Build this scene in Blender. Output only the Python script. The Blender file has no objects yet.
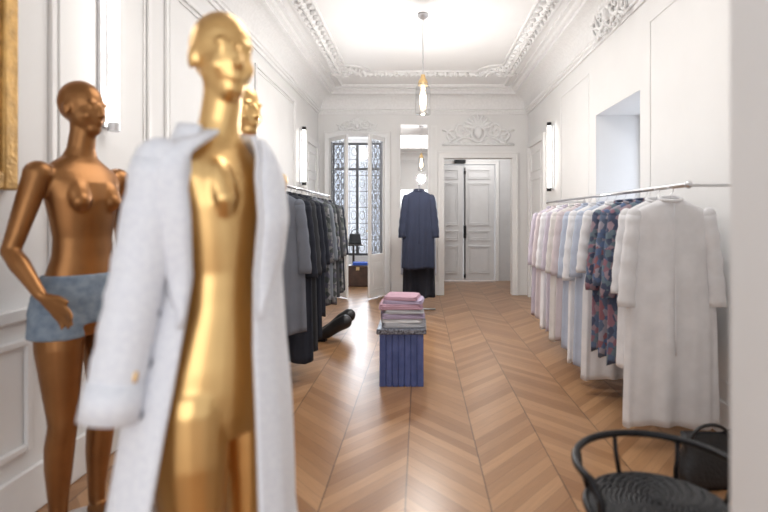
import bpy, math, random
from mathutils import Vector, Matrix
random.seed(7)
D=bpy.data
col=bpy.context.scene.collection
pi=math.pi
# ---------------------------------------------------------------- materials
def mat(name,color,rough=.6,metal=0,noise=.05,nscale=8,bump=0,bscale=40,emit=None,estr=0,color2=None,trans=0,spec=None):
    m=D.materials.new(name); m.use_nodes=True
    nt=m.node_tree; b=nt.nodes['Principled BSDF']
    b.inputs['Roughness'].default_value=rough; b.inputs['Metallic'].default_value=metal
    tc=nt.nodes.new('ShaderNodeTexCoord')
    n=nt.nodes.new('ShaderNodeTexNoise'); n.inputs['Scale'].default_value=nscale; n.inputs['Detail'].default_value=4
    nt.links.new(tc.outputs['Object'],n.inputs['Vector'])
    r=nt.nodes.new('ShaderNodeValToRGB')
    c=color
    if color2 is None:
        c1=[max(0,v*(1-noise)) for v in c]; c2=[min(1,v*(1+noise)) for v in c]
    else: c1=c; c2=color2
    r.color_ramp.elements[0].color=(*c1,1); r.color_ramp.elements[1].color=(*c2,1)
    r.color_ramp.elements[0].position=.35; r.color_ramp.elements[1].position=.65
    nt.links.new(n.outputs['Fac'],r.inputs['Fac']); nt.links.new(r.outputs['Color'],b.inputs['Base Color'])
    if bump:
        n2=nt.nodes.new('ShaderNodeTexNoise'); n2.inputs['Scale'].default_value=bscale
        nt.links.new(tc.outputs['Object'],n2.inputs['Vector'])
        bp=nt.nodes.new('ShaderNodeBump'); bp.inputs['Strength'].default_value=bump; bp.inputs['Distance'].default_value=.01
        nt.links.new(n2.outputs['Fac'],bp.inputs['Height']); nt.links.new(bp.outputs['Normal'],b.inputs['Normal'])
    if emit: b.inputs['Emission Color'].default_value=(*emit,1); b.inputs['Emission Strength'].default_value=estr
    if trans: b.inputs['Transmission Weight'].default_value=trans
    return m
def glassmat(name,tint=(.95,.97,1),fac=.12):
    m=D.materials.new(name); m.use_nodes=True; nt=m.node_tree
    for n in list(nt.nodes): nt.nodes.remove(n)
    o=nt.nodes.new('ShaderNodeOutputMaterial'); mx=nt.nodes.new('ShaderNodeMixShader')
    t=nt.nodes.new('ShaderNodeBsdfTransparent'); t.inputs[0].default_value=(*tint,1)
    g=nt.nodes.new('ShaderNodeBsdfGlossy'); g.inputs['Roughness'].default_value=.03
    mx.inputs[0].default_value=fac
    nt.links.new(t.outputs[0],mx.inputs[1]); nt.links.new(g.outputs[0],mx.inputs[2]); nt.links.new(mx.outputs[0],o.inputs[0])
    return m
def floral(name,base,spots):
    m=mat(name,base,.85); nt=m.node_tree; b=nt.nodes['Principled BSDF']
    tc=nt.nodes.new('ShaderNodeTexCoord'); v=nt.nodes.new('ShaderNodeTexVoronoi'); v.inputs['Scale'].default_value=30
    nt.links.new(tc.outputs['Object'],v.inputs['Vector'])
    sp=nt.nodes.new('ShaderNodeSeparateColor'); nt.links.new(v.outputs['Color'],sp.inputs[0])
    r=nt.nodes.new('ShaderNodeValToRGB'); r.color_ramp.interpolation='CONSTANT'
    els=r.color_ramp.elements; els[0].color=(*base,1); els[1].position=.35; els[1].color=(*spots[0],1)
    p=.35
    for s in spots[1:]:
        p+=.6/len(spots); e=els.new(p); e.color=(*s,1)
    nt.links.new(sp.outputs[0],r.inputs['Fac']); nt.links.new(r.outputs['Color'],b.inputs['Base Color'])
    return m
def floormat():
    m=D.materials.new('oak_chevron_parquet'); m.use_nodes=True; nt=m.node_tree; N=nt.nodes; L=nt.links
    b=N['Principled BSDF']
    def M(op,a,bb=None,c=None):
        n=N.new('ShaderNodeMath'); n.operation=op
        for i,x in enumerate((a,bb,c)):
            if x is None: continue
            if isinstance(x,(int,float)): n.inputs[i].default_value=x
            else: L.new(x,n.inputs[i])
        return n.outputs[0]
    tc=N.new('ShaderNodeTexCoord'); s=N.new('ShaderNodeSeparateXYZ'); L.new(tc.outputs['Object'],s.inputs[0])
    x=M('DIVIDE',M('ADD',s.outputs[0],0.064+37*2),.37)
    colid=M('FLOOR',x); t=M('PINGPONG',x,1)
    v=M('DIVIDE',M('ADD',M('ADD',s.outputs[1],20),M('MULTIPLY',t,.37*1.15)),.10)
    pid=M('FLOOR',v)
    cb=N.new('ShaderNodeCombineXYZ'); L.new(colid,cb.inputs[0]); L.new(pid,cb.inputs[1])
    wn=N.new('ShaderNodeTexWhiteNoise'); wn.noise_dimensions='2D'; L.new(cb.outputs[0],wn.inputs['Vector'])
    ramp=N.new('ShaderNodeValToRGB'); e=ramp.color_ramp.elements
    e[0].color=(.27,.134,.060,1); e[1].color=(.42,.235,.118,1); L.new(wn.outputs['Value'],ramp.inputs[0])
    g=N.new('ShaderNodeCombineXYZ'); L.new(M('MULTIPLY',x,1.6),g.inputs[0]); L.new(M('MULTIPLY',v,5.0),g.inputs[1]); L.new(wn.outputs['Value'],g.inputs[2])
    gn=N.new('ShaderNodeTexNoise'); gn.inputs['Scale'].default_value=2.5; gn.inputs['Detail'].default_value=5; L.new(g.outputs[0],gn.inputs['Vector'])
    gr=M('MULTIPLY_ADD',gn.outputs['Fac'],.55,.72)
    fv=M('FRACT',v); ev=M('MINIMUM',fv,M('SUBTRACT',1,fv))
    fx=M('FRACT',x); ex=M('MINIMUM',fx,M('SUBTRACT',1,fx))
    lv=M('GREATER_THAN',ev,.025); lx=M('GREATER_THAN',ex,.010)
    line=M('MULTIPLY',M('MULTIPLY_ADD',lv,.3,.7),M('MULTIPLY_ADD',lx,.55,.45))
    tot=M('MULTIPLY',gr,line)
    mx=N.new('ShaderNodeMix'); mx.data_type='RGBA'; mx.blend_type='MULTIPLY'; mx.inputs[0].default_value=1
    L.new(ramp.outputs[0],mx.inputs[6]); 
    cc=N.new('ShaderNodeCombineXYZ')
    for i in range(3): L.new(tot,cc.inputs[i])
    L.new(cc.outputs[0],mx.inputs[7]); L.new(mx.outputs[2],b.inputs['Base Color'])
    b.inputs['Roughness'].default_value=.30
    bp=N.new('ShaderNodeBump'); bp.inputs['Strength'].default_value=.15; bp.inputs['Distance'].default_value=.003
    L.new(tot,bp.inputs['Height']); L.new(bp.outputs[0],b.inputs['Normal'])
    return m
WALL=mat('wall_paint',(.78,.775,.77),.55,noise=.012,nscale=3)
CEIL=mat('ceiling_paint',(.86,.86,.86),.6,noise=.012,nscale=3)
TRIM=mat('white_gloss_trim',(.80,.795,.79),.38,noise=.01)
PLAST=mat('plaster_relief',(.82,.82,.82),.6,noise=.03,nscale=30)
CORR=mat('corridor_paint',(.62,.62,.63),.5,noise=.02)
FLOOR=floormat()
GOLD=mat('gold_lacquer',(.80,.52,.22),.32,1,noise=.07,nscale=5)
GOLD2=mat('bronze_lacquer',(.30,.14,.052),.38,.85,noise=.12,nscale=6)
GILT=mat('gilt_wood',(.50,.30,.10),.42,.5,noise=.2,nscale=20,bump=.4,bscale=60)
STEEL=mat('brushed_steel',(.62,.62,.64),.3,1)
BLACKM=mat('black_metal',(.015,.015,.017),.35,.6)
BLACK=mat('black_leather',(.012,.012,.014),.38,noise=.2,bump=.3,bscale=60)
STRAW=mat('black_woven_straw',(.008,.008,.010),.5,color2=(.035,.035,.04),nscale=60,bump=.6,bscale=120)
CORD=mat('black_straw_cord',(.025,.025,.028),.45,noise=.5,nscale=90)
BRASS=mat('brass',(.7,.5,.25),.3,1)
MIRR=mat('mirror_silver',(.86,.87,.88),.02,1,noise=0)
GLASS=glassmat('clear_glass')
TUBE=mat('lit_opal_tube',(.95,.93,.9),.4,emit=(1,.96,.9),estr=6)
BULB=mat('lit_filament_bulb',(1,.8,.5),.4,emit=(1,.82,.6),estr=6)
BLUE=mat('blue_painted_wood',(.055,.085,.24),.42,color2=(.085,.12,.32),nscale=14,bump=.15,bscale=50)
GLIT=mat('black_glitter_lacquer',(.02,.02,.03),.3,color2=(.30,.32,.38),nscale=70,metal=.3)
BROWN=mat('dark_brown_leather',(.07,.035,.022),.45,noise=.25,bump=.2)
def cloth(n,c,c2=None,sc=10): return mat(n,c,.9,noise=.05,nscale=sc,bump=.06,bscale=220,color2=c2)
COAT=cloth('off_white_boucle',(.74,.75,.80),(.82,.83,.86),90)
# ---------------------------------------------------------------- builder
class B:
    def __init__(s): s.v=[]; s.f=[]
    def add(s,vs,fs):
        o=len(s.v); s.v+= [tuple(p) for p in vs]; s.f+=[tuple(i+o for i in f) for f in fs]; return s
    def box(s,lo,hi,M=None):
        x0,y0,z0=lo; x1,y1,z1=hi
        vs=[Vector(p) for p in((x0,y0,z0),(x1,y0,z0),(x1,y1,z0),(x0,y1,z0),(x0,y0,z1),(x1,y0,z1),(x1,y1,z1),(x0,y1,z1))]
        if M: vs=[M@p for p in vs]
        return s.add(vs,[(3,2,1,0),(4,5,6,7),(0,1,5,4),(1,2,6,5),(2,3,7,6),(3,0,4,7)])
    def rings(s,rs,cap=True,closed=True):
        n=len(rs[0]); vs=[p for r in rs for p in r]; fs=[]
        for i in range(len(rs)-1):
            for j in range(n if closed else n-1):
                k=(j+1)%n; fs.append((i*n+j,i*n+k,(i+1)*n+k,(i+1)*n+j))
        if cap:
            fs.append(tuple(range(n))[::-1]); m=(len(rs)-1)*n; fs.append(tuple(range(m,m+n)))
        return s.add(vs,fs)
    def ell(s,c,r,n=14,m=9,M=None):
        c=Vector(c); rs=[]
        for i in range(m+1):
            t=pi*(i/m); t=max(.05,min(pi-.05,t))
            ring=[]
            for j in range(n):
                a=2*pi*j/n; p=Vector((r[0]*math.sin(t)*math.cos(a),r[1]*math.sin(t)*math.sin(a),-r[2]*math.cos(t)))
                if M: p=M@p
                ring.append(c+p)
            rs.append(ring)
        return s.rings(rs)
    def tube(s,pts,rad,n=10,closed=False,flat=None):
        P=[Vector(p) for p in pts]; k=len(P)
        if not hasattr(rad,'__len__'): rad=[rad]*k
        rs=[]; up=None
        for i in range(k):
            if closed: t=P[(i+1)%k]-P[i-1]
            else: t=P[min(k-1,i+1)]-P[max(0,i-1)]
            t.normalize()
            if up is None: up=Vector((0,0,1)) if abs(t.z)<.9 else Vector((0,1,0))
            a=up.cross(t)
            if a.length<1e-4: a=Vector((1,0,0)).cross(t)
            a.normalize(); b=t.cross(a); up=b
            f=flat if flat else (1,1)
            rs.append([P[i]+(a*math.cos(2*pi*j/n)*f[0]+b*math.sin(2*pi*j/n)*f[1])*rad[i] for j in range(n)])
        if closed: rs.append(rs[0]); return s.rings(rs,cap=False)
        return s.rings(rs)
    def chain(s,pts,rad):
        s.tube(pts,rad,16)
        for p,r in zip(pts,rad): s.ell(p,(r,r,r),14,8)
        return s
    def lathe(s,prof,c=(0,0,0),n=32,cap=False):
        c=Vector(c)
        return s.rings([[c+Vector((r*math.cos(2*pi*j/n),r*math.sin(2*pi*j/n),z)) for j in range(n)] for r,z in prof],cap=cap)
    def mesh(s,name):
        me=D.meshes.new(name); me.from_pydata(s.v,[],s.f); me.update(); return me
    def obj(s,name,m,parent=None,smooth=False,bevel=0,solid=0,sub=0,label=None):
        me=s.mesh(name); o=D.objects.new(name,me); col.objects.link(o); me.materials.append(m)
        import bmesh
        bm=bmesh.new(); bm.from_mesh(me); bmesh.ops.recalc_face_normals(bm,faces=bm.faces); bm.to_mesh(me); bm.free()
        if smooth:
            for p in me.polygons: p.use_smooth=True
        if solid:
            md=o.modifiers.new('s','SOLIDIFY'); md.thickness=solid; md.offset=0
        if bevel:
            md=o.modifiers.new('b','BEVEL'); md.width=bevel; md.segments=2; md.limit_method='ANGLE'
        if sub:
            md=o.modifiers.new('u','SUBSURF'); md.levels=sub; md.render_levels=sub
        if parent: o.parent=parent
        if label: o['label']=label
        return o
    def remeshed(s,name,m,parent,vox=.006,it=6,fac=.5):
        o=s.obj('tmp',m)
        r=o.modifiers.new('r','REMESH'); r.mode='VOXEL'; r.voxel_size=vox; r.use_smooth_shade=True
        sm=o.modifiers.new('s','SMOOTH'); sm.factor=fac; sm.iterations=it
        dg=bpy.context.evaluated_depsgraph_get(); me=D.meshes.new_from_object(o.evaluated_get(dg))
        D.objects.remove(o); me.name=name
        n=D.objects.new(name,me); col.objects.link(n); n.parent=parent
        for p in me.polygons: p.use_smooth=True
        if not me.materials: me.materials.append(m)
        return n
def root(name,loc,label,cat,rz=0,group=None):
    e=D.objects.new(name,None); e.location=loc; e.rotation_euler=(0,0,rz); e.empty_display_size=.1; col.objects.link(e)
    e['label']=label; e['category']=cat
    if group: e['group']=group
    return e
def top(o,label,cat,group=None):
    o['label']=label; o['category']=cat
    if group: o['group']=group
    return o
def S(o): o['kind']='structure'; return o
def sroot(name,loc,rz=0):
    e=S(root(name,loc,'x','x',rz)); del e['label']; del e['category']; return e
# ---------------------------------------------------------------- room
XL,XR,YF,YB,H=-1.65,1.75,.9,8.3,3.3
S(B().box((XL-.2,-2.5,-.1),(XR+.6,10.7,0)).obj('floor',FLOOR))
S(B().box((XL-.2,YF-.15,H),(XR+.6,YB+.15,H+.1)).obj('ceiling',CEIL))
S(B().box((XL-.2,-.6,0),(XL,YB+.15,H)).obj('wall_left',WALL))
b=B(); b.box((XR,YF-.15,0),(XR+.5,4.07,H)); b.box((XR,5.09,0),(XR+.5,YB+.15,H)); b.box((XR,4.07,2.27),(XR+.5,5.09,H)); b.box((XR,4.07,0),(XR+.5,5.09,.55))
S(b.obj('wall_right',WALL))
b=B(); T=.15
b.box((XL,YB,0),(-1.46,YB+T,H)); b.box((-1.46,YB,2.56),(-.57,YB+T,H)); b.box((-.57,YB,0),(.39,YB+T,H)); b.box((.39,YB,2.22),(1.49,YB+T,H)); b.box((1.49,YB,0),(XR,YB+T,H))
S(b.obj('wall_back',WALL))
b=B(); b.box((.545,YF-.15,0),(XR,YF,H)); b.box((XL,YF-.15,2.12),(.545,YF,H))  # unseen header over the opening, set low to block bright reflections in the mirror
S(b.obj('wall_front',WALL))
# rooms beyond
b=B(); b.box((-.25,YB+T,0),(-.1,10.2,2.9)); S(b.obj('wall_partition',CORR))
b=B(); b.box((-.1,10.2,0),(.22,10.35,2.9)); b.box((1.50,10.2,0),(2.2,10.35,2.9)); b.box((.22,10.2,2.32),(1.50,10.35,2.9)); S(b.obj('wall_corridor_end',CORR))
S(B().box((2.1,YB+T,0),(2.2,10.2,2.9)).obj('wall_corridor_side',CORR))
S(B().box((-.25,YB+T,2.9),(2.2,10.35,3.0)).obj('ceiling_corridor',CORR))
b=B(); b.box((-2.2,10.2,0),(-1.75,10.35,3.0)); b.box((-.75,10.2,0),(-.25,10.35,3.0)); b.box((-1.75,10.2,2.75),(-.75,10.35,3.0)); b.box((-1.75,10.2,0),(-.75,10.35,.5)); S(b.obj('wall_side_room_end',WALL))
S(B().box((-2.3,YB+T,0),(-2.2,10.35,3.0)).obj('wall_side_room',WALL))
S(B().box((-2.3,YB+T,3.0),(-.25,10.35,3.1)).obj('ceiling_side_room',WALL))
# windows
WFR=mat('dark_window_frame',(.05,.05,.055),.4)
def window(name,x0,x1,y,z0,z1):
    e=sroot(name,(0,0,0))
    b=B(); w=.05
    b.box((x0,y,z0),(x0+w,y+.06,z1)); b.box((x1-w,y,z0),(x1,y+.06,z1)); b.box((x0+w,y,z0),(x1-w,y+.06,z0+w)); b.box((x0+w,y,z1-w),(x1-w,y+.06,z1))
    xm=(x0+x1)/2; b.box((xm-.03,y,z0+w),(xm+.03,y+.06,z1-w))
    b.box((x0+w,y+.01,z1-.55),(x1-w,y+.05,z1-.5))
    b.obj('frame',WFR,e,bevel=.004)
    B().box((x0+w,y+.03,z0+w),(x1-w,y+.034,z1-w)).obj('glass_pane',GLASS,e)
    g=B(); yy=y+.10
    n=6
    for i in range(n+1):
        x=x0+(x1-x0)*i/n; g.tube([(x,yy,z0),(x,yy,z1)],.008,6)
    k=int((z1-z0)/.32)
    for i in range(k+1):
        z=z0+(z1-z0)*i/k; g.tube([(x0,yy,z),(x1,yy,z)],.008,6)
    for i in range(n):
        for j in range(k):
            cx=x0+(x1-x0)*(i+.5)/n; cz=z0+(z1-z0)*(j+.5)/k; r=.05
            g.tube([(cx+r*math.cos(a*pi/5),yy,cz+r*1.8*math.sin(a*pi/5)) for a in range(10)],.006,5,closed=True)
    g.obj('iron_grille',BLACKM,e)
window('window_1',-1.75,-.75,10.22,.5,2.75)
# right niche window
e=sroot('window_2',(0,0,0))
b=B(); X=XR+.44
b.box((X,4.07,.55),(X+.05,4.13,2.27)); b.box((X,5.03,.55),(X+.05,5.09,2.27)); b.box((X,4.13,.55),(X+.05,5.03,.61)); b.box((X,4.13,2.21),(X+.05,5.03,2.27)); b.box((X,4.55,.61),(X+.05,4.61,2.21))
b.obj('frame',TRIM,e,bevel=.004)
B().box((X+.02,4.13,.61),(X+.024,5.03,2.21)).obj('glass_pane',GLASS,e)
# cornice loops
def looptrim(name,prof,x0,x1,y0,y1,m):
    b=B(); rs=[]
    for d,z in prof: rs.append([(x0+d,y0+d,z),(x1-d,y0+d,z),(x1-d,y1-d,z),(x0+d,y1-d,z)])
    b.rings(rs,cap=False); return S(b.obj(name,m))
prof=[(0,2.93),(.02,2.93),(.025,2.96),(.045,2.965),(.045,2.99),(.06,3.0)]
for i in range(9):
    a=i/8*pi/2; prof.append((.06+.17*(1-math.cos(a)),3.0+.20*math.sin(a)))
prof+=[(.25,3.205),(.25,3.24),(.28,3.25),(.30,3.27),(.34,3.275),(.34,H)]
looptrim('trim_1',prof,XL,XR,YF,YB,PLAST)
prof=[(.42,H),(.42,3.275),(.455,3.27),(.47,H)]
looptrim('trim_2',prof,XL,XR,YF,YB,PLAST)
# ornate ceiling moulding with scalloped inner corners
def ringpath(x0,x1,y0,y1,r):
    pts=[]
    def arc(cx,cy,a0,a1,n=14):
        for i in range(n+1):
            a=a0+(a1-a0)*i/n; pts.append((cx+r*math.cos(a),cy+r*math.sin(a)))
    def seg(p,q):
        L=math.dist(p,q); n=max(1,int(L/.07))
        for i in range(1,n): pts.append((p[0]+(q[0]-p[0])*i/n,p[1]+(q[1]-p[1])*i/n))
    arc(x0,y0,pi/2,0); seg((x0+r,y0),(x1-r,y0)); arc(x1,y0,pi,pi/2); seg((x1,y0+r),(x1,y1-r)); arc(x1,y1,-pi/2,-pi); seg((x1-r,y1),(x0+r,y1)); arc(x0,y1,0,-pi/2); seg((x0,y1-r),(x0,y0+r))
    return pts
pp=ringpath(-1.12,1.22,1.9,7.25,.28)
b=B(); b.tube([(x,y,H-.005) for x,y in pp],.036,8,closed=True)
pq=ringpath(-1.01,1.11,2.01,7.14,.30); b.tube([(x,y,H) for x,y in pq],.018,6,closed=True)
k=len(pp)
for i in range(0,k):
    x,y=pp[i]; nx,ny=pp[(i+1)%k]; a=math.atan2(ny-y,nx-x)
    M=Matrix.Rotation(a+(.8 if i%2 else -.8),3,'Z')
    off=.055*(1 if i%2 else -1)
    b.ell((x-math.sin(a)*off,y+math.cos(a)*off,H-.012),(.050,.020,.028),6,5,M)
    b.ell((x,y,H-.036),(.018,.018,.018),6,5)
for cx,cy in ((-1.12,1.9),(1.22,1.9),(1.22,7.25),(-1.12,7.25)):
    for j in range(8):
        a=j*pi/4; b.ell((cx+.08*math.cos(a),cy+.08*math.sin(a),H-.01),(.08,.03,.03),8,5,Matrix.Rotation(a,3,'Z'))
S(b.obj('trim_3',PLAST,smooth=True))
# relief helper
def spiral(c,r0,turns,dirn,start,n=26):
    out=[]
    for i in range(n):
        t=i/(n-1); a=start+dirn*turns*2*pi*t; r=r0*(1-t*.88); out.append((c[0]+r*math.cos(a),c[1]+r*math.sin(a)))
    return out
def relief(name,mapf,w=1.0,h=.5):
    b=B()
    def tb(pts,r): b.tube([mapf(u,v,0) for u,v in pts],[r*(1-.5*i/len(pts)) for i in range(len(pts))],8)
    def leaf(u,v,a,l,wd):
        n=6; pts=[(u+math.cos(a)*l*i/n,v+math.sin(a)*l*i/n+.12*l*math.sin(pi*i/n)) for i in range(n+1)]
        b.tube([mapf(x,y,0) for x,y in pts],[wd*max(.15,math.sin(pi*(i+.8)/(n+1.8))) for i in range(n+1)],7)
    for i in range(9):
        a=pi*(.08+.84*i/8); leaf(0,.26*h,a,.42*h,.034*w)
    b.tube([mapf(.17*h*math.cos(t*pi/10),.22*h+.26*h*math.sin(t*pi/10),.01) for t in range(20)],.018*w,8,closed=True)
    b.ell(mapf(0,.22*h,.0),(.11*h,.11*h,.17*h))
    for sgn in(-1,1):
        tb([(sgn*u,v) for u,v in spiral((.24*w,.30*h),.15*w,1.4,1,pi)],.024*w)
        tb([(sgn*u,v) for u,v in spiral((.40*w,.12*h),.10*w,1.3,-1,pi*.7)],.02*w)
        tb([(sgn*(.06+.09*i)*w,(.0+.10*math.sin(i*1.1))*h) for i in range(6)],.024*w)
        for i in range(7):
            leaf(sgn*(.10+.06*i)*w,(.12+.10*math.sin(i*1.3))*h,(pi/2-sgn*(.5+.12*i)),.17*h,.02*w)
        for i in range(5): b.ell(mapf(sgn*(.12+.075*i)*w,-.10*h+.02*i*h,0),(.024*w,.02*w,.03*w),8,6)
    return b
b=relief('x',lambda u,v,d:Vector((.94+u,YB-.012-d,2.50+v)),1.06,.62)
b.box((.36,YB-.05,2.42),(1.52,YB,2.45))
S(b.obj('trim_4',PLAST,smooth=True))
b=relief('x',lambda u,v,d:Vector((XR-.06-.25*max(0,v+.02),4.55+u,2.98+v)),.8,.42); S(b.obj('trim_5',PLAST,smooth=True))
b=relief('x',lambda u,v,d:Vector((-1.02+u,YB-.012-d,2.68+v)),.62,.3); S(b.obj('trim_6',PLAST,smooth=True))
# baseboards
def bb(name,lo,hi): S(B().box(lo,hi).obj(name,TRIM,bevel=.008))
bb('baseboard_left',(XL,-.6,0),(XL+.02,7.25,.2)); bb('baseboard_right',(XR-.02,YF,0),(XR,7.05,.2))
b=B(); b.box((-.47,YB-.02,0),(.29,YB,.2)); S(b.obj('baseboard_back',TRIM,bevel=.008))
bb('baseboard_front',(.56,YF,0),(XR-.02,YF+.02,.2))
# casings
def casing(name,x0,x1,z,w=.09,y=YB):
    b=B()
    for d,t in((0,.025),(w*.65,.045)):
        b.box((x0-w,y-t,0),(x0-d,y,z+d)) if d else b.box((x0-w,y-t,0),(x0,y,z))
        b.box((x1+d,y-t,0),(x1+w,y,z+d)) if d else b.box((x1,y-t,0),(x1+w,y,z))
        b.box((x0-w,y-t,z+d),(x1+w,y,z+w))
    return S(b.obj(name,TRIM,bevel=.004))
casing('trim_7',-1.46,-.57,2.56); casing('trim_8',.39,1.49,2.22,.1)
def frame_yz(b,x,y0,y1,z0,z1,w,s,t=.02):
    xa,xb=sorted((x,x+s*t))
    b.box((xa,y0,z0),(xb,y0+w,z1)); b.box((xa,y1-w,z0),(xb,y1,z1)); b.box((xa,y0+w,z0),(xb,y1-w,z0+w)); b.box((xa,y0+w,z1-w),(xb,y1-w,z1))
b=B()
for y0,y1 in((2.27,3.12),(3.3,4.9),(5.1,6.75)):
    frame_yz(b,XL,y0,y1,1.0,2.8,.035,1); frame_yz(b,XL,y0+.06,y1-.06,1.06,2.74,.012,1,.012)
    frame_yz(b,XL,y0,y1,.28,.75,.03,1)
frame_yz(b,XL,1.2,2.16,.28,.75,.03,1)
b.box((XL,.9,.83),(XL+.035,7.2,.88))
S(b.obj('trim_9',TRIM,bevel=.005))
b=B()
for y0,y1 in((2.0,3.9),(5.3,6.35)): frame_yz(b,XR,y0,y1,.3,2.75,.014,-1,.006)
S(b.obj('trim_10',WALL,bevel=.003))
b=B(); z0,z1=.3,2.75
b.box((.17,YB-.012,z0),(.20,YB,z1)); b.box((.25,YB-.012,z0),(.28,YB,z1)); b.box((.2,YB-.012,z0),(.25,YB,z0+.03)); b.box((.2,YB-.012,z1-.03),(.25,YB,z1))
S(b.obj('trim_11',TRIM))
# side wall doors (panelled)
def sidedoor(name,x,s,y0,y1,z):
    e=sroot(name,(0,0,0))
    b=B(); w=.09
    def bx(a,c): 
        b.box((min(x+s*a[0],x+s*c[0]),a[1],a[2]),(max(x+s*a[0],x+s*c[0]),c[1],c[2]))
    bx((0,y0-w,0),(.045,y0,z+w)); bx((0,y1,0),(.045,y1+w,z+w)); bx((0,y0,z),(.045,y1,z+w))
    b.obj('casing',TRIM,e,bevel=.006)
    b=B(); bx((0,y0,.01),(.018,y1,z))
    for z0,z1 in((.15,.8),(.95,z-.5),(z-.4,z-.1)):
        frame_yz(b,x+s*.018,y0+.1,y1-.1,z0,z1,.03,s,.014)
    b.obj('leaf',TRIM,e,bevel=.004)
    B().tube([(x+s*.018,y0+.06,1.05),(x+s*.05,y0+.06,1.05),(x+s*.055,y0+.06,1.05),(x+s*.075,y0+.06,1.05)],[.01,.01,.025,.02],12).box((min(x+s*.018,x+s*.026),y0+.03,.93),(max(x+s*.018,x+s*.026),y0+.09,1.17)).obj('handle',BLACKM,e,smooth=False)
sidedoor('door_1',XR,-1,7.2,8.05,2.35)
sidedoor('door_2',XL,1,7.35,8.08,2.35)
# corridor double door
e=sroot('door_3',(0,0,0))
DOORG=mat('grey_white_door_paint',(.70,.70,.71),.45,noise=.02)
for x0,x1 in((.24,.855),(.865,1.48)):
    b=B(); b.box((x0,10.17,.02),(x1,10.22,2.3))
    for z0,z1 in((.15,.7),(.8,1.0),(1.1,1.95),(2.02,2.22)):
        a0,a1=x0+.09,x1-.09
        for q,t in((0,.02),(.035,.01)):
            b.box((a0+q,10.17-t,z0+q),(a0+q+.025,10.17,z1-q)); b.box((a1-q-.025,10.17-t,z0+q),(a1-q,10.17,z1-q)); b.box((a0+q+.025,10.17-t,z0+q),(a1-q-.025,10.17,z0+q+.025)); b.box((a0+q+.025,10.17-t,z1-q-.025),(a1-q-.025,10.17,z1-q))
    b.obj('leaf',DOORG,e,bevel=.003)
b=B(); b.tube([(.89,10.14,.05),(.89,10.14,2.25)],.011,8)
for z in(.1,1.05,2.15): b.box((.87,10.14,z-.03),(.91,10.17,z+.03))
b.box((.86,10.13,.85),(.915,10.165,1.1)); b.ell((.89,10.10,.93),(.03,.03,.03)); b.tube([(.89,10.15,.93),(.89,10.1,.93)],.009,8)
b.obj('espagnolette_bolt',BLACKM,e)
casing('trim_13',.22,1.50,2.32,.07,10.2)
o=B().box((.68,10.08,2.33),(.90,10.155,2.40)).obj('exit_lamp',BLACKM,bevel=.006); top(o,'small black emergency lamp box above the corridor door','lamp')
# French door leaves with iron lattice
IRON=mat('grey_iron_lattice',(.22,.22,.23),.45,.3)
def leaf(name,hinge,ang,w):
    e=sroot(name,(hinge[0],hinge[1],0),ang)
    b=B(); h=2.54; t=.04; fr=.055
    b.box((0,-t/2,.02),(fr,t/2,h)); b.box((w-fr,-t/2,.02),(w,t/2,h)); b.box((fr,-t/2,h-.07),(w-fr,t/2,h)); b.box((fr,-t/2,.02),(w-fr,t/2,.14)); b.box((fr,-t/2,.62),(w-fr,t/2,.69))
    b.box((fr,-.012,.14),(w-fr,.012,.62)); b.box((fr+.05,-.02,.2),(w-fr-.05,.02,.56))
    b.obj('frame',TRIM,e,bevel=.004)
    B().box((fr,-.003,.69),(w-fr,.003,h-.07)).obj('glass_pane',GLASS,e)
    g=B(); x0,x1=fr,w-fr; z0,z1=.69,h-.07; n=11; dz=(z1-z0)/n; m=3; dx=(x1-x0)/m
    for i in range(n):
        for j in range(m):
            yy=-.012
            a=x0+j*dx; c=z0+i*dz
            g.tube([(a,yy,c),(a+dx/2,yy,c+dz*.35),(a+dx,yy,c+dz)],.005,5); g.tube([(a+dx,yy,c),(a+dx/2,yy,c+dz*.65),(a,yy,c+dz)],.005,5)
            g.tube([(a+dx/2+.025*math.cos(q*pi/4),yy,c+dz/2+.04*math.sin(q*pi/4)) for q in range(8)],.005,5,closed=True)
    for x in(x0,x1): g.tube([(x,-.012,z0),(x,-.012,z1)],.008,5)
    g.obj('iron_lattice',IRON,e)
    hx=w-fr/2; B().tube([(hx,-t/2,1.05),(hx,-.06,1.05),(hx-.08,-.065,1.05)],.008,8).box((hx-.015,-t/2-.006,.95),(hx+.015,-t/2,1.15)).obj('handle',BRASS,e)
leaf('door_4',(-1.45,YB-.05),math.atan2(-.36,.33),.49)
leaf('door_5',(-.58,YB-.05),math.atan2(-.42,-.2),.47)
# mirror
e=root('wall_mirror',(-.095,YB-.03,.9),'tall narrow frameless mirror on the white end wall','mirror')
B().box((-.22,0,0),(.22,.02,1.86)).obj('mirror_glass',MIRR,e,bevel=.003)
b=B(); b.box((-.24,-.005,-.02),(-.22,.03,1.88)); b.box((.22,-.005,-.02),(.24,.03,1.88)); b.box((-.22,-.005,1.86),(.22,.03,1.88)); b.box((-.22,-.005,-.02),(.22,.03,0)); b.obj('mirror_frame',TRIM,e)
# gilt frame on left wall
e=root('wall_mirror',(XL,1.63,1.36),'large mirror in a carved gilt wooden frame','mirror')
b=B(); y0,y1,z1,w=-.42,.42,1.5,.1
for d,t in((0,.03),(.03,.045)):
    ww=w-d
    b.box((0,y0,0),(t,y0+ww,z1)); b.box((0,y1-ww,0),(t,y1,z1)); b.box((0,y0+ww,0),(t,y1-ww,ww)); b.box((0,y0+ww,z1-ww),(t,y1-ww,z1))
b.obj('frame',GILT,e,bevel=.008)
B().box((.0,y0+w,w),(.02,y1-w,z1-w)).obj('mirror_glass',MIRR,e)
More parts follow.
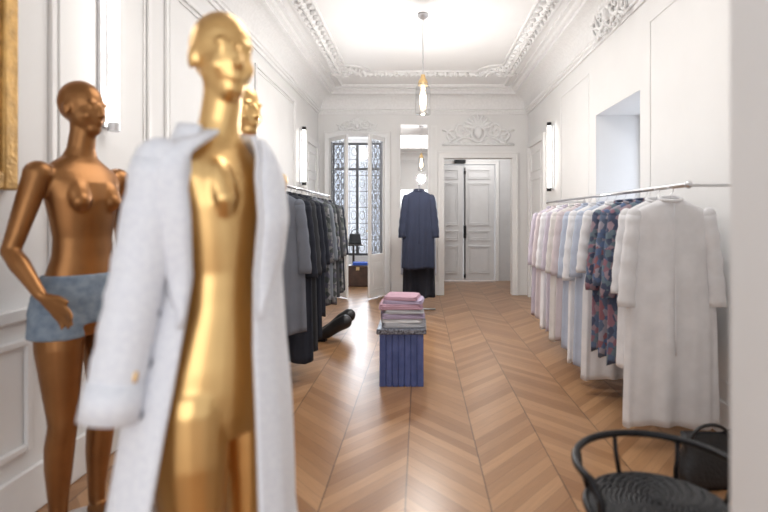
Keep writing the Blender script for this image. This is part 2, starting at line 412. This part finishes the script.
# sconces
def sconce(x,s,y,z0,z1,label,capm=BLACKM):
    e=root('wall_sconce',(x,y,z0),label,'lamp',group='tubular wall lights')
    L=z1-z0
    xa,xb=sorted((0,s*.02)); B().box((xa,-.045,.02),(xb,.045,L-.02)).obj('backplate',STEEL,e,bevel=.004)
    B().lathe([(.024,.04),(.024,L-.04)],(s*.06,0,0),20,cap=True).obj('tube_shade',TUBE,e,smooth=False)
    for z in(0,L-.045):
        B().lathe([(.03,z),(.03,z+.045)],(s*.06,0,0),20,cap=True).obj('end_cap',capm,e)
sconce(XL,1,2.66,1.70,2.6,'lit vertical tube light on white panelled wall',STEEL)
sconce(XL,1,7.02,1.7,2.5,'lit vertical tube light beside a panelled door')
sconce(XR,-1,6.7,1.6,2.5,'lit vertical tube light with black caps near a door')
# pendant
px,py=.03,5.15
e=root('pendant_lamp',(px,py,2.29),'lit pendant lamp with clear glass cylinder shade on a long rod','lamp')
B().lathe([(.0,1.01),(.055,1.01),(.055,.985),(.03,.965),(.012,.955),(0,.95)],n=24).obj('ceiling_rose',STEEL,e,smooth=True)
B().tube([(0,0,.96),(0,0,.38)],.006,8).obj('rod',STEEL,e)
B().lathe([(0,.40),(.02,.40),(.028,.36),(.04,.345),(.05,.32),(.05,.29),(0,.29)],n=24).obj('cap',BRASS,e)
SHADE=glassmat('ribbed_lamp_glass',(.86,.86,.86),.25)
b=B().lathe([(.05,.31),(.072,.27),(.075,.22),(.075,.02),(.07,0),(.0,-.002)],n=28); b.obj('glass_shade',SHADE,e,smooth=True)
b=B(); b.lathe([(.0,.30),(.018,.29),(.018,.24),(.03,.20),(.038,.15),(.03,.10),(.0,.085)],n=20); b.obj('bulb',BULB,e,smooth=True)
# ---------------------------------------------------------------- mannequins
def body(parent,arms,m,gaze=0,wx=1.0,bz=0,bust=1.0):
    b=B()
    sec=[(.79,.150,.095,.012),(.84,.166,.104,.014),(.90,.172,.108,.016),(.96,.162,.102,.012),(1.03,.138,.088,.004),(1.10,.117,.078,0),(1.17,.112,.077,0),(1.25,.126,.086,0),(1.33,.143,.094,.002),(1.39,.155,.088,.008),(1.43,.156,.072,.014),(1.465,.110,.058,.018),(1.495,.066,.052,.018),(1.53,.050,.048,.012),(1.60,.045,.048,.0),(1.66,.045,.05,0)]
    n=36
    b.rings([[Vector((a*wx*math.cos(2*pi*j/n),d*math.sin(2*pi*j/n)+cy,z)) for j in range(n)] for z,a,d,cy in sec])
    for s in(-1,1):
        b.ell((s*.062,-.066+.012*(1-bust),1.340+bz),(.054*bust,.038*bust,.068),18,12,Matrix.Rotation(-.25,3,'X')); b.ell((s*.066,-.080+.02*(1-bust),1.315+bz),(.045*bust,.036*bust,.042*bust),18,12)
        b.ell((s*.163,.012,1.415),(.054,.048,.05),14,10)
        b.ell((s*.070,.062,.90),(.080,.064,.09),16,10)
        b.chain([(s*.086,.012,.87),(s*.092,.005,.75),(s*.090,0,.62),(s*.086,-.002,.50),(s*.085,-.004,.45),(s*.085,.014,.36),(s*.083,.022,.28),(s*.08,.028,.14),(s*.08,.028,.075)],[.088,.083,.068,.054,.050,.052,.048,.034,.031])
        b.chain([(s*.08,.04,.035),(s*.085,-.04,.04),(s*.09,-.12,.025),(s*.092,-.17,.02)],[.03,.033,.028,.018])
    R=Matrix.Rotation(gaze,3,'Z')
    def e(c,r,t=None):
        c=R@Vector(c); M=R if t is None else R@t; b.ell(c,r,22,14,M)
    e((0,.014,1.715),(.071,.088,.088)); e((0,-.018,1.662),(.060,.066,.074)); e((0,-.040,1.607),(.034,.034,.030))
    e((0,-.080,1.676),(.010,.014,.030),Matrix.Rotation(-.28,3,'X')); e((0,-.090,1.657),(.013,.011,.009))
    e((0,-.075,1.632),(.020,.009,.006)); e((0,-.072,1.622),(.017,.009,.006))
    for s in(-1,1):
        e((s*.027,-.068,1.706),(.022,.010,.009)); e((s*.027,-.066,1.688),(.013,.010,.007)); e((s*.034,-.048,1.655),(.022,.024,.024)); e((s*.071,.010,1.678),(.008,.018,.030))
    for s,(el,wr,hd) in zip((-1,1),arms):
        sh=Vector((s*.170,.012,1.41)); el=Vector(el); wr=Vector(wr); hd=Vector(hd)
        b.chain([sh,sh.lerp(el,.35),sh.lerp(el,.8),el,el.lerp(wr,.3),wr.lerp(el,.3),wr],[.045,.041,.034,.033,.034,.026,.021])
        f=(hd-wr).normalized(); side=f.cross(Vector((s,0,.001))).normalized()
        if side.length<.5: side=Vector((0,1,0))
        nrm=f.cross(side)
        for k in range(-2,3): b.chain([wr,wr+f*.045+side*k*.008,wr+f*.085+side*k*.011],[.016,.013,.011])
        for k,L in zip(range(4),(.065,.078,.074,.058)):
            o=wr+f*.08+side*(k-1.5)*.0195
            b.chain([o,o+f*L*.5+nrm*.004*s,o+f*L*.8+nrm*.013*s,o+f*L+nrm*.022*s],[.0092,.0085,.0078,.007])
        o=wr+f*.03+side*-.02
        b.chain([o,o+f*.03-side*.022,o+f*.06-side*.03],[.0115,.010,.008])
    return b.remeshed('body',m,parent,.0055,10)
def baseplate(e):
    B().lathe([(0,0),(.17,0),(.17,.008),(.16,.012),(0,.012)],(0,0,0),36).obj('base_plate',STEEL,e)
def W2L(rel,yaw): return Matrix.Rotation(-yaw,3,'Z')@Vector(rel)
# mannequin 1 (coat)
y1=math.radians(66); sc1=.962
e1=root('mannequin',(-.462,1.2,0),'glossy gold female mannequin wearing an open off-white coat','mannequin',y1); e1.scale=(sc1,)*3
elR=W2L((-.104,-.175,1.205),y1); wrR=W2L((-.120,-.200,1.065),y1); fR=(wrR-elR).normalized(); hdR=wrR+fR*.15
cuffR=wrR+fR*.17
a1=[(elR,wrR,hdR),((.185,.05,1.14),(.16,.02,.93),(.14,-.02,.80))]
body(e1,a1,GOLD,math.radians(-22),wx=.93,bz=.03,bust=.66); baseplate(e1)
def interp(tab,z):
    tab=sorted(tab)
    if z<=tab[0][0]: return tab[0][1:]
    for p,q in zip(tab,tab[1:]):
        if z<=q[0]:
            t=(z-p[0])/(q[0]-p[0]); return tuple(p[i]+(q[i]-p[i])*t for i in range(1,len(p)))
    return tab[-1][1:]
ctab=[(1.50,.076,.072,-45,25),(1.475,.115,.082,-48,16),(1.45,.172,.092,-51,8),(1.40,.195,.110,-54,0),(1.30,.185,.138,-57,-6),(1.17,.160,.130,-61,-9),(1.0,.192,.145,-66,-11),(.85,.225,.168,-70,-12),(.65,.26,.195,-75,-13),(.36,.31,.235,-80,-14)]
def coatpt(z,phi,off=0):
    a,d,l,r=interp(ctab,z)
    low=max(0,(1.2-z))/.85
    k=1+.06*low*math.sin(phi*7+.6)+.022*low*math.sin(phi*13)
    ph=((phi+pi)%(2*pi))-pi
    if low>0 and -.5<ph<2.6:
        q=min(1,(ph+.5)/.8)*min(1,(2.6-ph)/.6); k*=1-.29*min(1,low*1.3)*q
    return Vector(((a*k+off)*math.sin(phi),-(d*k+off)*math.cos(phi)+.008,z))
b=B(); rs=[]
NZ=60; NP=90
for i in range(NZ+1):
    z=1.50-(1.50-.36)*i/NZ; _,_,l,r=interp(ctab,z)
    p0=math.radians(r); p1=math.radians(360+l)
    rs.append([coatpt(z,p0+(p1-p0)*j/NP) for j in range(NP+1)])
b.rings(rs,cap=False,closed=False)
co=b.obj('coat',COAT,e1,smooth=True,solid=.010,label='long open off-white textured coat')
def sleeve(pts,rad):
    b=B(); P=[Vector(p) for p in pts]; out=[];rr=[]
    n=18
    for i in range(n+1):
        t=i/n*(len(P)-1); k=min(int(t),len(P)-2); f=t-k
        out.append(P[k].lerp(P[k+1],f)); rr.append((rad[k]+(rad[k+1]-rad[k])*f)*(1+.035*math.sin(i*2.3)))
    b.tube(out,rr,20); b.ell(out[0],(rr[0]*.98,)*3)
    t=(out[-1]-out[-2]).normalized(); b.tube([out[-1]-t*.075,out[-1]-t*.07,out[-1]+t*.003,out[-1]+t*.004],[.01,rr[-1]*1.1,rr[-1]*1.12,.03],20)
    return b
for s,pts in((-1,[(-.160,.012,1.415),elR,wrR,cuffR]),(1,[(.155,.016,1.412),(.185,.05,1.14),(.17,.03,1.04),(.16,.02,.93)])):
    sleeve(pts,[.060,.054,.052,.050]).obj('sleeve',COAT,co,smooth=True)
for ed,s in((-1,-1),(1,1)):
    b=B(); rs=[]
    for i in range(16):
        z=1.49-.42*i/15; _,_,l,r=interp(ctab,z); p0=math.radians(l if s<0 else r)
        wd=math.radians(26*math.sin(pi*min(1,(i+2)/16))**.7+3)
        rs.append([coatpt(z,p0+s*wd*q/5,.014+.008*math.sin(q/5*pi)) for q in range(6)])
    b.rings(rs,cap=False,closed=False); b.obj('lapel',COAT,co,smooth=True,solid=.008)
b=B(); rs=[]
for i in range(5):
    z=1.46+.055*i/4; r=.108-.022*i/4
    rs.append([Vector((r*1.05*math.sin(p),-r*.92*math.cos(p)+.015,z+.012*math.cos(p)*-1)) for p in [math.radians(45+250*j/30) for j in range(31)]])
b.rings(rs,cap=False,closed=False); b.obj('collar',COAT,co,smooth=True,solid=.010)
BTN=mat('grey_horn_button',(.25,.26,.30),.3)
for z in(1.20,1.10,1.0,.90):
    A=math.radians(-88)
    p=coatpt(z,A,.008); n=Vector((math.sin(A),-math.cos(A),0))
    M=n.to_track_quat('Z','Y').to_matrix()
    b=B(); b.lathe([(0,0),(.012,0),(.012,.005),(.009,.006),(0,.004)],n=16); b.v=[tuple(M@Vector(v)+p) for v in b.v]
    b.obj('button',BTN,co)
b=B(); rs=[]
for i in range(4):
    zz=.93-.055*i/3; rs.append([coatpt(zz,math.radians(-126+26*j/8),.013) for j in range(9)])
b.rings(rs,cap=False,closed=False); b.obj('pocket_flap',COAT,co,smooth=True,solid=.007)
# mannequin 2
y2=math.radians(48)
e2=root('mannequin',(-.70,2.0,0),'bare gold female mannequin standing behind a coated one','mannequin',y2); e2.scale=(.99,)*3
body(e2,[((-.215,.03,1.13),(-.20,-.02,.90),(-.19,-.04,.78)),((.18,.09,1.13),(.13,.03,.91),(.10,-.02,.80))],GOLD,math.radians(15)); baseplate(e2)
# mannequin 3
y3=math.radians(70)
e3=root('mannequin',(-1.355,2.06,0),'dark bronze mannequin in denim shorts with hand at hip','mannequin',y3)
elR=W2L((-.12,-.215,1.13),y3); wrR=W2L((.02,-.26,.98),y3); hdR=W2L((.13,-.25,.88),y3)
body(e3,[(elR,wrR,hdR),((.21,.03,1.14),(.19,.0,.9),(.18,-.02,.78))],GOLD2,math.radians(10),bust=.85); baseplate(e3)
DEN=cloth('washed_denim',(.15,.20,.27),(.24,.30,.37),30)
b=B(); n=32
b.rings([[Vector((a*math.cos(2*pi*j/n),d*math.sin(2*pi*j/n)+cy,z)) for j in range(n)] for z,a,d,cy in ((.84,.174,.120,.022),(.88,.180,.130,.030),(.95,.172,.122,.022),(1.0,.156,.104,.01),(1.03,.150,.100,.008))])
for s in(-1,1): b.tube([(s*.090,.012,.88),(s*.095,.010,.83),(s*.096,.010,.79)],[.098,.098,.100],24)
sh=b.remeshed('shorts',DEN,e3,.007,4); sh['label']='faded blue denim shorts'
# ---------------------------------------------------------------- garments
WIRE=STEEL
def garment(kind,label,x,y,zr,hem,m,hw=.2,dep=.045,sl=.45,group='',rz=0,cat=None):
    L=zr-hem
    e=root(kind,(x,y,hem),label,cat or kind.replace('_',' '),rz,group)
    o=Vector((0,0,L))
    b=B()
    b.tube([o+Vector(p) for p in((.0,0,-.062),(0,0,-.03),(.013,0,-.012),(.016,0,.004),(.006,0,.016),(-.008,0,.016),(-.016,0,.006))],.0028,6)
    b.tube([o+Vector(p) for p in((-hw*.86,0,-.125),(-.1,0,-.085),(0,0,-.06),(.1,0,-.085),(hw*.86,0,-.125))],.006,8)
    b.obj('hanger',WIRE,e)
    b=B(); rs=[]; ph=random.random()*6; n=72
    for i in range(32):
        t=i/31; z=-.055-(L-.055)*t
        d=-z
        if d<.16:
            q=(d-.055)/.105; w=.06+(hw-.06)*math.sin(q*pi/2); dp=.026+.008*q
        else:
            q=(d-.16)/max(.01,L-.16); w=hw*(1-.12*math.sin(min(1,q*2.2)*pi)+.12*q); dp=.034+(dep-.022)*q
        ring=[]
        for j in range(n):
            a=2*pi*j/n; k=1+.30*t*math.sin(7*a+ph+t)+.22*t*math.sin(12*a+ph*2+t*2)
            ring.append(o+Vector((w*math.cos(a)*(1+.03*t*math.sin(5*a+ph)),dp*math.sin(a)*k,z+.012*t*math.sin(3*a+ph))))
        rs.append(ring)
    b.rings(rs); b.obj('garment_body',m,e,smooth=True)
    if sl:
        for s in(-1,1):
            b=B(); pts=[];rr=[]
            for i in range(14):
                t=i/13; pts.append(o+Vector((s*(hw*.86+.045*math.sin(t*1.4)),-.008-.008*t+.004*math.sin(i*1.7),-.14-sl*t))); rr.append((.040+.008*t)*(1+.07*math.sin(i*2.1+ph)))
            b.tube(pts,rr,16,flat=(1,.62)); b.ell(pts[0],(rr[0]*.95,rr[0]*.6,rr[0])); b.obj('sleeve',m,e,smooth=True)
    b=B(); b.tube([o+Vector((.060*math.cos(a*pi/8),.030*math.sin(a*pi/8),-.052+.012*math.sin(a*pi/8))) for a in range(16)],.010,8,closed=True); b.obj('collar',m,e,smooth=True)
    b=B(); b.tube([o+Vector((.004,-.034-.003*i,-.08-(L-.12)*i/10)) for i in range(8)],.004,6); b.obj('button_placket',m,e,smooth=True)
    return e
WHITE=cloth('white_cotton',(.76,.76,.78)); CREAM=cloth('cream_linen',(.68,.66,.64)); LBLUE=cloth('pale_blue_cotton',(.46,.51,.62)); LILAC=cloth('lilac_cotton',(.54,.49,.57))
FLO=floral('floral_print',(.06,.075,.13),[(.26,.13,.17),(.10,.14,.23),(.30,.22,.26),(.13,.18,.22)])
FLO2=floral('red_blue_print',(.10,.13,.20),[(.26,.11,.13),(.30,.28,.33),(.10,.15,.27)])
PINKW=cloth('blush_cotton',(.62,.55,.57))
def rail(name,x,y0,y1,z,wx,label):
    e=root(name,(x,(y0+y1)/2,z),label,'clothes rail')
    h=(y1-y0)/2
    B().tube([(0,-h,0),(0,h,0)],.0115,12).obj('bar',STEEL,e,smooth=True)
    for s in(-1,1): B().ell((0,s*(h+.008),0),(.02,.02,.02)).obj('finial',STEEL,e,smooth=True)
    dx=wx-x
    for yy in(-h+.04,h-.06):
        b=B(); b.tube([(0,yy,0),(dx*.985,yy,0),(dx*.987,yy,0),(dx,yy,0)],[.008,.008,.035,.035],14)
        b.obj('wall_bracket',STEEL,e)
RX,RZ=1.37,1.42
rail('clothes_rail',RX,2.62,5.5,RZ,XR,'polished steel clothes rail bracketed to the white wall')
G='clothes on the rail by the window niche'
data=[('kimono','long white cotton kimono with wide sleeves hanging on a steel rail',2.80,.12,WHITE,.235,.5),('blouse','white cotton blouse hanging behind a long kimono',2.96,.40,WHITE,.21,.45),
('shirt','dark floral print shirt hanging on a steel rail',3.12,.36,FLO,.215,.5),('shirt','red and blue patterned shirt hanging on a rail',3.28,.36,FLO2,.205,.45),('shirt','muted floral print shirt with dark ground',3.44,.36,FLO,.20,.5),
('dress','long white linen dress beside a floral shirt',3.61,.12,WHITE,.21,.4),('dress','pale blue cotton dress hanging on a rail',3.78,.16,LBLUE,.21,.45),('dress','white cotton dress with long sleeves',3.96,.14,WHITE,.21,.5),
('dress','pale blue grey long shirt dress',4.14,.2,LBLUE,.20,.5),('blouse','blush pink long blouse',4.32,.22,PINKW,.21,.5),('dress','cream linen dress hanging beside a blush blouse',4.51,.18,CREAM,.21,.5),
('blouse','lilac cotton long blouse',4.70,.22,LILAC,.2,.5),('dress','plain white dress beside lilac blouse',4.90,.2,WHITE,.2,.5),('blouse','blush cotton tunic hanging beside a white dress',5.09,.25,PINKW,.2,.5),('blouse','lilac tunic at the end of the rail',5.28,.25,LILAC,.2,.5)]
for k,l,y,hem,m,hw,sl in data: garment(k,l,RX,y,RZ-.014,hem,m,hw,.04,sl,G,random.uniform(-.03,.03))
LX,LZ=-1.04,1.5
rail('clothes_rail',LX,3.6,5.8,LZ,XL,'polished steel clothes rail holding dark garments')
NAVY=cloth('navy_wool',(.014,.017,.028)); CHAR=cloth('charcoal_wool',(.035,.037,.043)); GREY=cloth('mid_grey_wool',(.16,.18,.21)); OLI=floral('green_grey_print',(.05,.06,.06),[(.12,.13,.12),(.08,.08,.11),(.19,.19,.20)]); JEAN=cloth('indigo_denim',(.022,.028,.055))
LG=cloth('light_grey_wool',(.15,.165,.20))
G='dark clothes on the rail'
for k,l,y,hem,m,hw,sl in [('jacket','grey wool jacket at the rail end',3.72,.42,LG,.19,.5),('coat','long black navy wool coat on a rail',3.90,.16,NAVY,.2,.55),('coat','long charcoal wool coat on a rail',4.08,.19,CHAR,.2,.55),('coat','long navy wool coat with wide sleeves',4.26,.24,NAVY,.2,.55),('jacket','navy wool jacket between long coat and printed shirt',4.45,.40,NAVY,.2,.5),
 ('shirt','grey green printed shirt beside navy jacket',4.65,.45,OLI,.2,.5),('jacket','mid grey jacket hanging between printed shirts',4.85,.48,GREY,.2,.5),('shirt','grey green printed long shirt on a rail',5.05,.4,OLI,.2,.5),('jacket','charcoal jacket hanging on a steel rail',5.24,.45,CHAR,.2,.5),('shirt','printed dark shirt beside a charcoal jacket',5.43,.45,OLI,.2,.5),('jacket','navy jacket at the end of the rail',5.62,.45,NAVY,.19,.5)]:
    garment(k,l,LX,y,LZ-.014,hem,m,hw,.045,sl,G,random.uniform(-.05,.05))
# free-standing rack
cx,cy=-.01,6.6
e=root('garment_stand',(cx,cy,0),'slim free-standing steel garment stand near the end wall','clothes rail')
B().tube([(0,.36,.02),(0,.36,1.66)],.012,10).obj('upright',STEEL,e,smooth=True)
b=B(); b.tube([(-.22,.36,.012),(.22,.36,.012)],.012,8); b.tube([(0,.36,.012),(0,.10,.012)],.012,8); b.obj('foot',STEEL,e,smooth=True)
B().tube([(0,-.34,1.66),(0,.37,1.66)],.011,10).obj('bar',STEEL,e,smooth=True)
G='jackets on the standing rail'
for l,y,hem,m,k,hw in(('dark indigo denim jacket hanging on a steel stand',6.34,.62,JEAN,'jacket',.185),('long navy wool coat hanging behind denim jacket',6.53,.24,NAVY,'coat',.185),('pale blue shirt hanging behind a dark coat',6.74,.5,LBLUE,'shirt',.21)):
    garment(k,l,cx-.005,y,1.646,hem,m,hw,.045,.5,G,random.uniform(-.05,.05))
# ---------------------------------------------------------------- stool + folded clothes
e=root('stool',(-.137,3.98,0),'blue slatted wooden box stool with black glittery top','stool')
b=B(); b.box((-.155,-.18,.01),(.155,.18,.39)); n=7; w=.32/n
for i in range(n):
    x=-.16+w*i
    b.box((x+.002,-.19,0),(x+w-.002,-.178,.395)); b.box((x+.002,.178,0),(x+w-.002,.19,.395))
for i in range(n+1):
    y=-.19+.38*i/(n+1); 
    for s in(-1,1): b.box((min(s*.153,s*.163),y+.002,0),(max(s*.153,s*.163),y+.38/(n+1)-.002,.395))
b.obj('slatted_body',BLUE,e,bevel=.003)
B().box((-.185,-.21,.39),(.185,.21,.43)).obj('seat',GLIT,e,bevel=.008)
def folded(name,x,y,z,w,d,h,m,label,rz,group='folded clothes stacked on the stool',cat='clothing'):
    b=B()
    lay=3
    for i in range(lay):
        hh=h/lay; z0=hh*i
        ww=w*(1-.03*i); dd=d*(1-.02*i); r=hh*.5
        nseg=40
        rs=[]
        for q in range(7):
            a=-pi/2+pi*q/6; inset=r*(1-math.cos(a))*.9; zz=z0+r+math.sin(a)*r
            ring=[]
            for j in range(nseg):
                t=2*pi*j/nseg; cxx=abs(math.cos(t))**.22*math.copysign(1,math.cos(t)); syy=abs(math.sin(t))**.22*math.copysign(1,math.sin(t))
                ring.append((cxx*(ww/2-inset)*(1+.015*math.sin(3*t+i)),syy*(dd/2-inset)*(1+.015*math.sin(4*t+i*2)),zz+(.003*math.sin(3*t+i) if q>3 else 0)))
            rs.append(ring)
        b.rings(rs)
    o=b.obj(name,m,smooth=True); o.location=(x,y,z); o.rotation_euler=(0,0,rz); top(o,label,cat,group); return o
PINK=cloth('pink_knit',(.47,.29,.36)); LIL=cloth('lilac_knit',(.40,.33,.45)); GRY=cloth('light_grey_knit',(.45,.45,.48))
z=.431
for m,l,h,w,d in((GRY,'folded light grey sweater on a stool',.035,.33,.34),(WHITE,'folded white sweater in a stack',.03,.32,.33),(LIL,'folded lilac sweater in a stack',.038,.34,.33),(GRY,'folded pale grey cardigan in a stack',.03,.31,.33),(PINK,'folded pink sweater near the stack top',.04,.34,.33),(LIL,'folded pale lilac top on a pink sweater',.026,.31,.30),(PINK,'folded rose pink top crowning the stack',.028,.27,.28)):
    folded('folded_sweater',-.137+random.uniform(-.012,.012),3.98+random.uniform(-.01,.01),z,w,d,h,m,l,random.uniform(-.1,.1)); z+=h*.985
# ---------------------------------------------------------------- boots on floor
def boot(x,y,rz,label):
    e=root('boot',(x,y,0),label,'boot',rz,'pair of fallen boots')
    b=B()
    b.chain([(.24,.02,.20),(.16,.015,.16),(.06,.0,.09),(0,0,.06)],[.072,.068,.058,.055])
    b.chain([(0,.0,.055),(-.06,-.02,.046),(-.13,-.03,.040),(-.18,-.035,.034)],[.055,.046,.040,.033])
    b.remeshed('upper',BLACK,e,.007,4)
    b=B(); b.tube([(.03,.0,.012),(-.05,-.02,.010),(-.13,-.03,.010),(-.21,-.037,.010)],[.04,.042,.042,.026],12,flat=(1,.24)); b.box((.0,-.03,.0),(.05,.03,.035)); b.obj('sole',BLACKM,e,bevel=.003)
boot(-1.0,5.2,-.15,'black leather boot slumped sideways on the parquet')
boot(-.99,5.44,.3,'black leather boot leaning beside its pair')
# ---------------------------------------------------------------- chair
bx,by=.665,1.42
e=root('armchair',(bx,by,0),'small black metal armchair with round woven seat','chair',math.radians(-14))
def ringp(r,z,n=44,a0=0,a1=2*pi,cl=True):
    m=n if cl else n-1
    return [(r*math.cos(a0+(a1-a0)*i/m),r*math.sin(a0+(a1-a0)*i/m),z) for i in range(n)]
B().tube(ringp(.195,.44),.011,8,closed=True).obj('seat_hoop',BLACKM,e,smooth=True)
pts=ringp(.225,.560,30,-.75,pi+.55,False)
pts=[(p[0]*.86,p[1]*1.0-.01,z) for p,z in zip([pts[0]]*2,(.44,.51))]+pts+[(p[0]*.86,p[1]*1.0-.01,z) for p,z in zip([pts[-1]]*2,(.51,.44))]
B().tube(pts,.011,10).obj('arm_hoop',BLACKM,e,smooth=True)
for a in(.35,1.15,2.0,2.8):
    B().tube([(.195*math.cos(a),.195*math.sin(a),.44),(.218*math.cos(a),.218*math.sin(a),.50),(.225*math.cos(a),.225*math.sin(a),.555)],.007,8).obj('back_spindle',BLACKM,e,smooth=True)
for a in(pi/4,3*pi/4,5*pi/4,7*pi/4):
    B().tube([(.19*math.cos(a),.19*math.sin(a),.44),(.20*math.cos(a),.20*math.sin(a),.25),(.235*math.cos(a),.235*math.sin(a),.0)],[.012,.011,.009],8).obj('leg',BLACKM,e,smooth=True)
B().tube(ringp(.19,.22),.006,6,closed=True).obj('stretcher',BLACKM,e,smooth=True)
b=B(); b.lathe([(0,.425),(.18,.425),(.188,.435),(.186,.447),(.16,.450),(.0,.446)],n=48)
b.obj('seat',STRAW,e,smooth=True,label='round black coiled straw seat')
b=B()
for i in range(1,14): b.tube([((.0132*i)*math.cos(2*pi*q/60),(.0132*i)*math.sin(2*pi*q/60),.452+.0025*((q+i*2)%3)) for q in range(60)],.0052,5,closed=True)
b.obj('seat_coil',CORD,e,smooth=True)
e=root('handbag',(1.36,2.42,0),'slouchy black leather handbag on the parquet','bag',.1)
b=B(); rs=[]
for i in range(12):
    t=i/11; z=.004+.23*t; w=.15*(1-.15*t)+.012*math.sin(t*7); d=.075*(1-.75*t**1.5)
    rs.append([(w*abs(math.cos(a))**.5*math.copysign(1,math.cos(a)),d*abs(math.sin(a))**.7*math.copysign(1,math.sin(a)),z+.012*t*math.sin(3*a)) for a in[2*pi*j/36 for j in range(36)]])
b.rings(rs); b.obj('bag_body',BLACK,e,smooth=True)
B().tube([(-.09,0,.21)]+[(-.09*math.cos(i*pi/10),-.02,.22+.06*math.sin(i*pi/10)) for i in range(11)]+[(.09,0,.21)],.008,8).obj('strap',BLACK,e,smooth=True)
# ---------------------------------------------------------------- side room things
e=root('trunk',(-1.13,9.45,0),'dark brown leather trunk on the floor beyond glass doors','trunk')
B().box((-.2,-.16,0),(.2,.16,.33)).obj('trunk_body',BROWN,e,bevel=.012); B().box((-.205,-.165,.33),(.205,.165,.385)).obj('trunk_lid',BROWN,e,bevel=.012)
B().box((-.03,-.175,.30),(.03,-.16,.36)).obj('latch',BRASS,e)
folded('folded_cloth',-1.10,9.45,.386,.30,.26,.05,cloth('bright_blue_cloth',(.04,.10,.42)),'folded bright blue cloth on a brown trunk',.1,'cloth on the trunk')
e=root('side_table',(-1.28,9.85,0),'small dark round side table near the grilled window','table')
DARKW=mat('dark_stained_wood',(.03,.02,.016),.4,noise=.2)
B().lathe([(0,.72),(.19,.72),(.2,.735),(.19,.75),(0,.75)],n=32).obj('table_top',DARKW,e); B().lathe([(.022,.05),(.022,.72)],n=16,cap=True).obj('pedestal',DARKW,e); B().lathe([(0,0),(.15,0),(.14,.03),(.03,.06),(0,.06)],n=28).obj('base',DARKW,e)
e=root('handbag',(-1.25,9.85,.75),'small black handbag standing on a dark side table','bag')
b=B(); rs=[]
for i in range(10):
    t=i/9; rs.append([(.13*(1-.2*t)*abs(math.cos(a))**.5*math.copysign(1,math.cos(a)),.06*(1-.5*t)*abs(math.sin(a))**.6*math.copysign(1,math.sin(a)),.0+.2*t) for a in[2*pi*j/28 for j in range(28)]])
b.rings(rs); b.obj('bag_body',BLACK,e,smooth=True); B().tube([(-.07*math.cos(i*pi/8),0,.19+.09*math.sin(i*pi/8)) for i in range(9)],.008,8).obj('strap',BLACK,e)
# ---------------------------------------------------------------- lights
w=D.worlds.new('w'); bpy.context.scene.world=w; w.use_nodes=True
w.node_tree.nodes['Background'].inputs[0].default_value=(.93,.95,1,1); w.node_tree.nodes['Background'].inputs[1].default_value=.9
def area(n,loc,rot,sx,sy,p,c=(1,1,1)):
    l=D.lights.new(n,'AREA'); l.shape='RECTANGLE'; l.size=sx; l.size_y=sy; l.energy=p; l.color=c
    o=D.objects.new(n,l); o.location=loc; o.rotation_euler=rot; col.objects.link(o)
area('ceiling_fill',(.15,3.1,3.24),(0,0,0),1.6,2.2,46,(1,.98,.95))  # added fill just above the view, no ceiling fixture here
area('behind_fill',(.0,-2.1,1.5),(pi/2,0,0),3.0,2.4,34,(1,.99,.98))  # added fill from behind the camera, no window there
area('window_daylight',(-1.25,10.5,1.7),(-pi/2,0,0),1.0,2.1,110,(.95,.98,1))
area('niche_daylight',(XR+.62,4.58,1.45),(0,pi/2,0),1.5,.9,9,(.86,.92,1))
def point(n,loc,p,r=.1,c=(1,.97,.93)):
    l=D.lights.new(n,'POINT'); l.energy=p; l.shadow_soft_size=r; l.color=c; o=D.objects.new(n,l); o.location=loc; col.objects.link(o)
point('corridor_fill',(1.2,9.3,2.6),24,.15)  # added point light to brighten the corridor, no lamp modelled
point('side_room_fill',(-1.3,9.0,2.7),12,.15)  # fill light added inside the side room, without a fixture
point('pendant_light',(px,py+.3,2.10),78,.08)
# ---------------------------------------------------------------- camera
c=D.cameras.new('camera'); c.lens=24; c.sensor_width=36; c.shift_x=-36/768; c.shift_y=-38/768; c.clip_start=.05
c.dof.use_dof=True; c.dof.focus_distance=5.5; c.dof.aperture_fstop=1.5
o=D.objects.new('camera',c); o.location=(0,0,1.25); o.rotation_euler=(pi/2,0,0); col.objects.link(o)
bpy.context.scene.camera=o
bpy.context.scene.view_settings.view_transform='Standard'
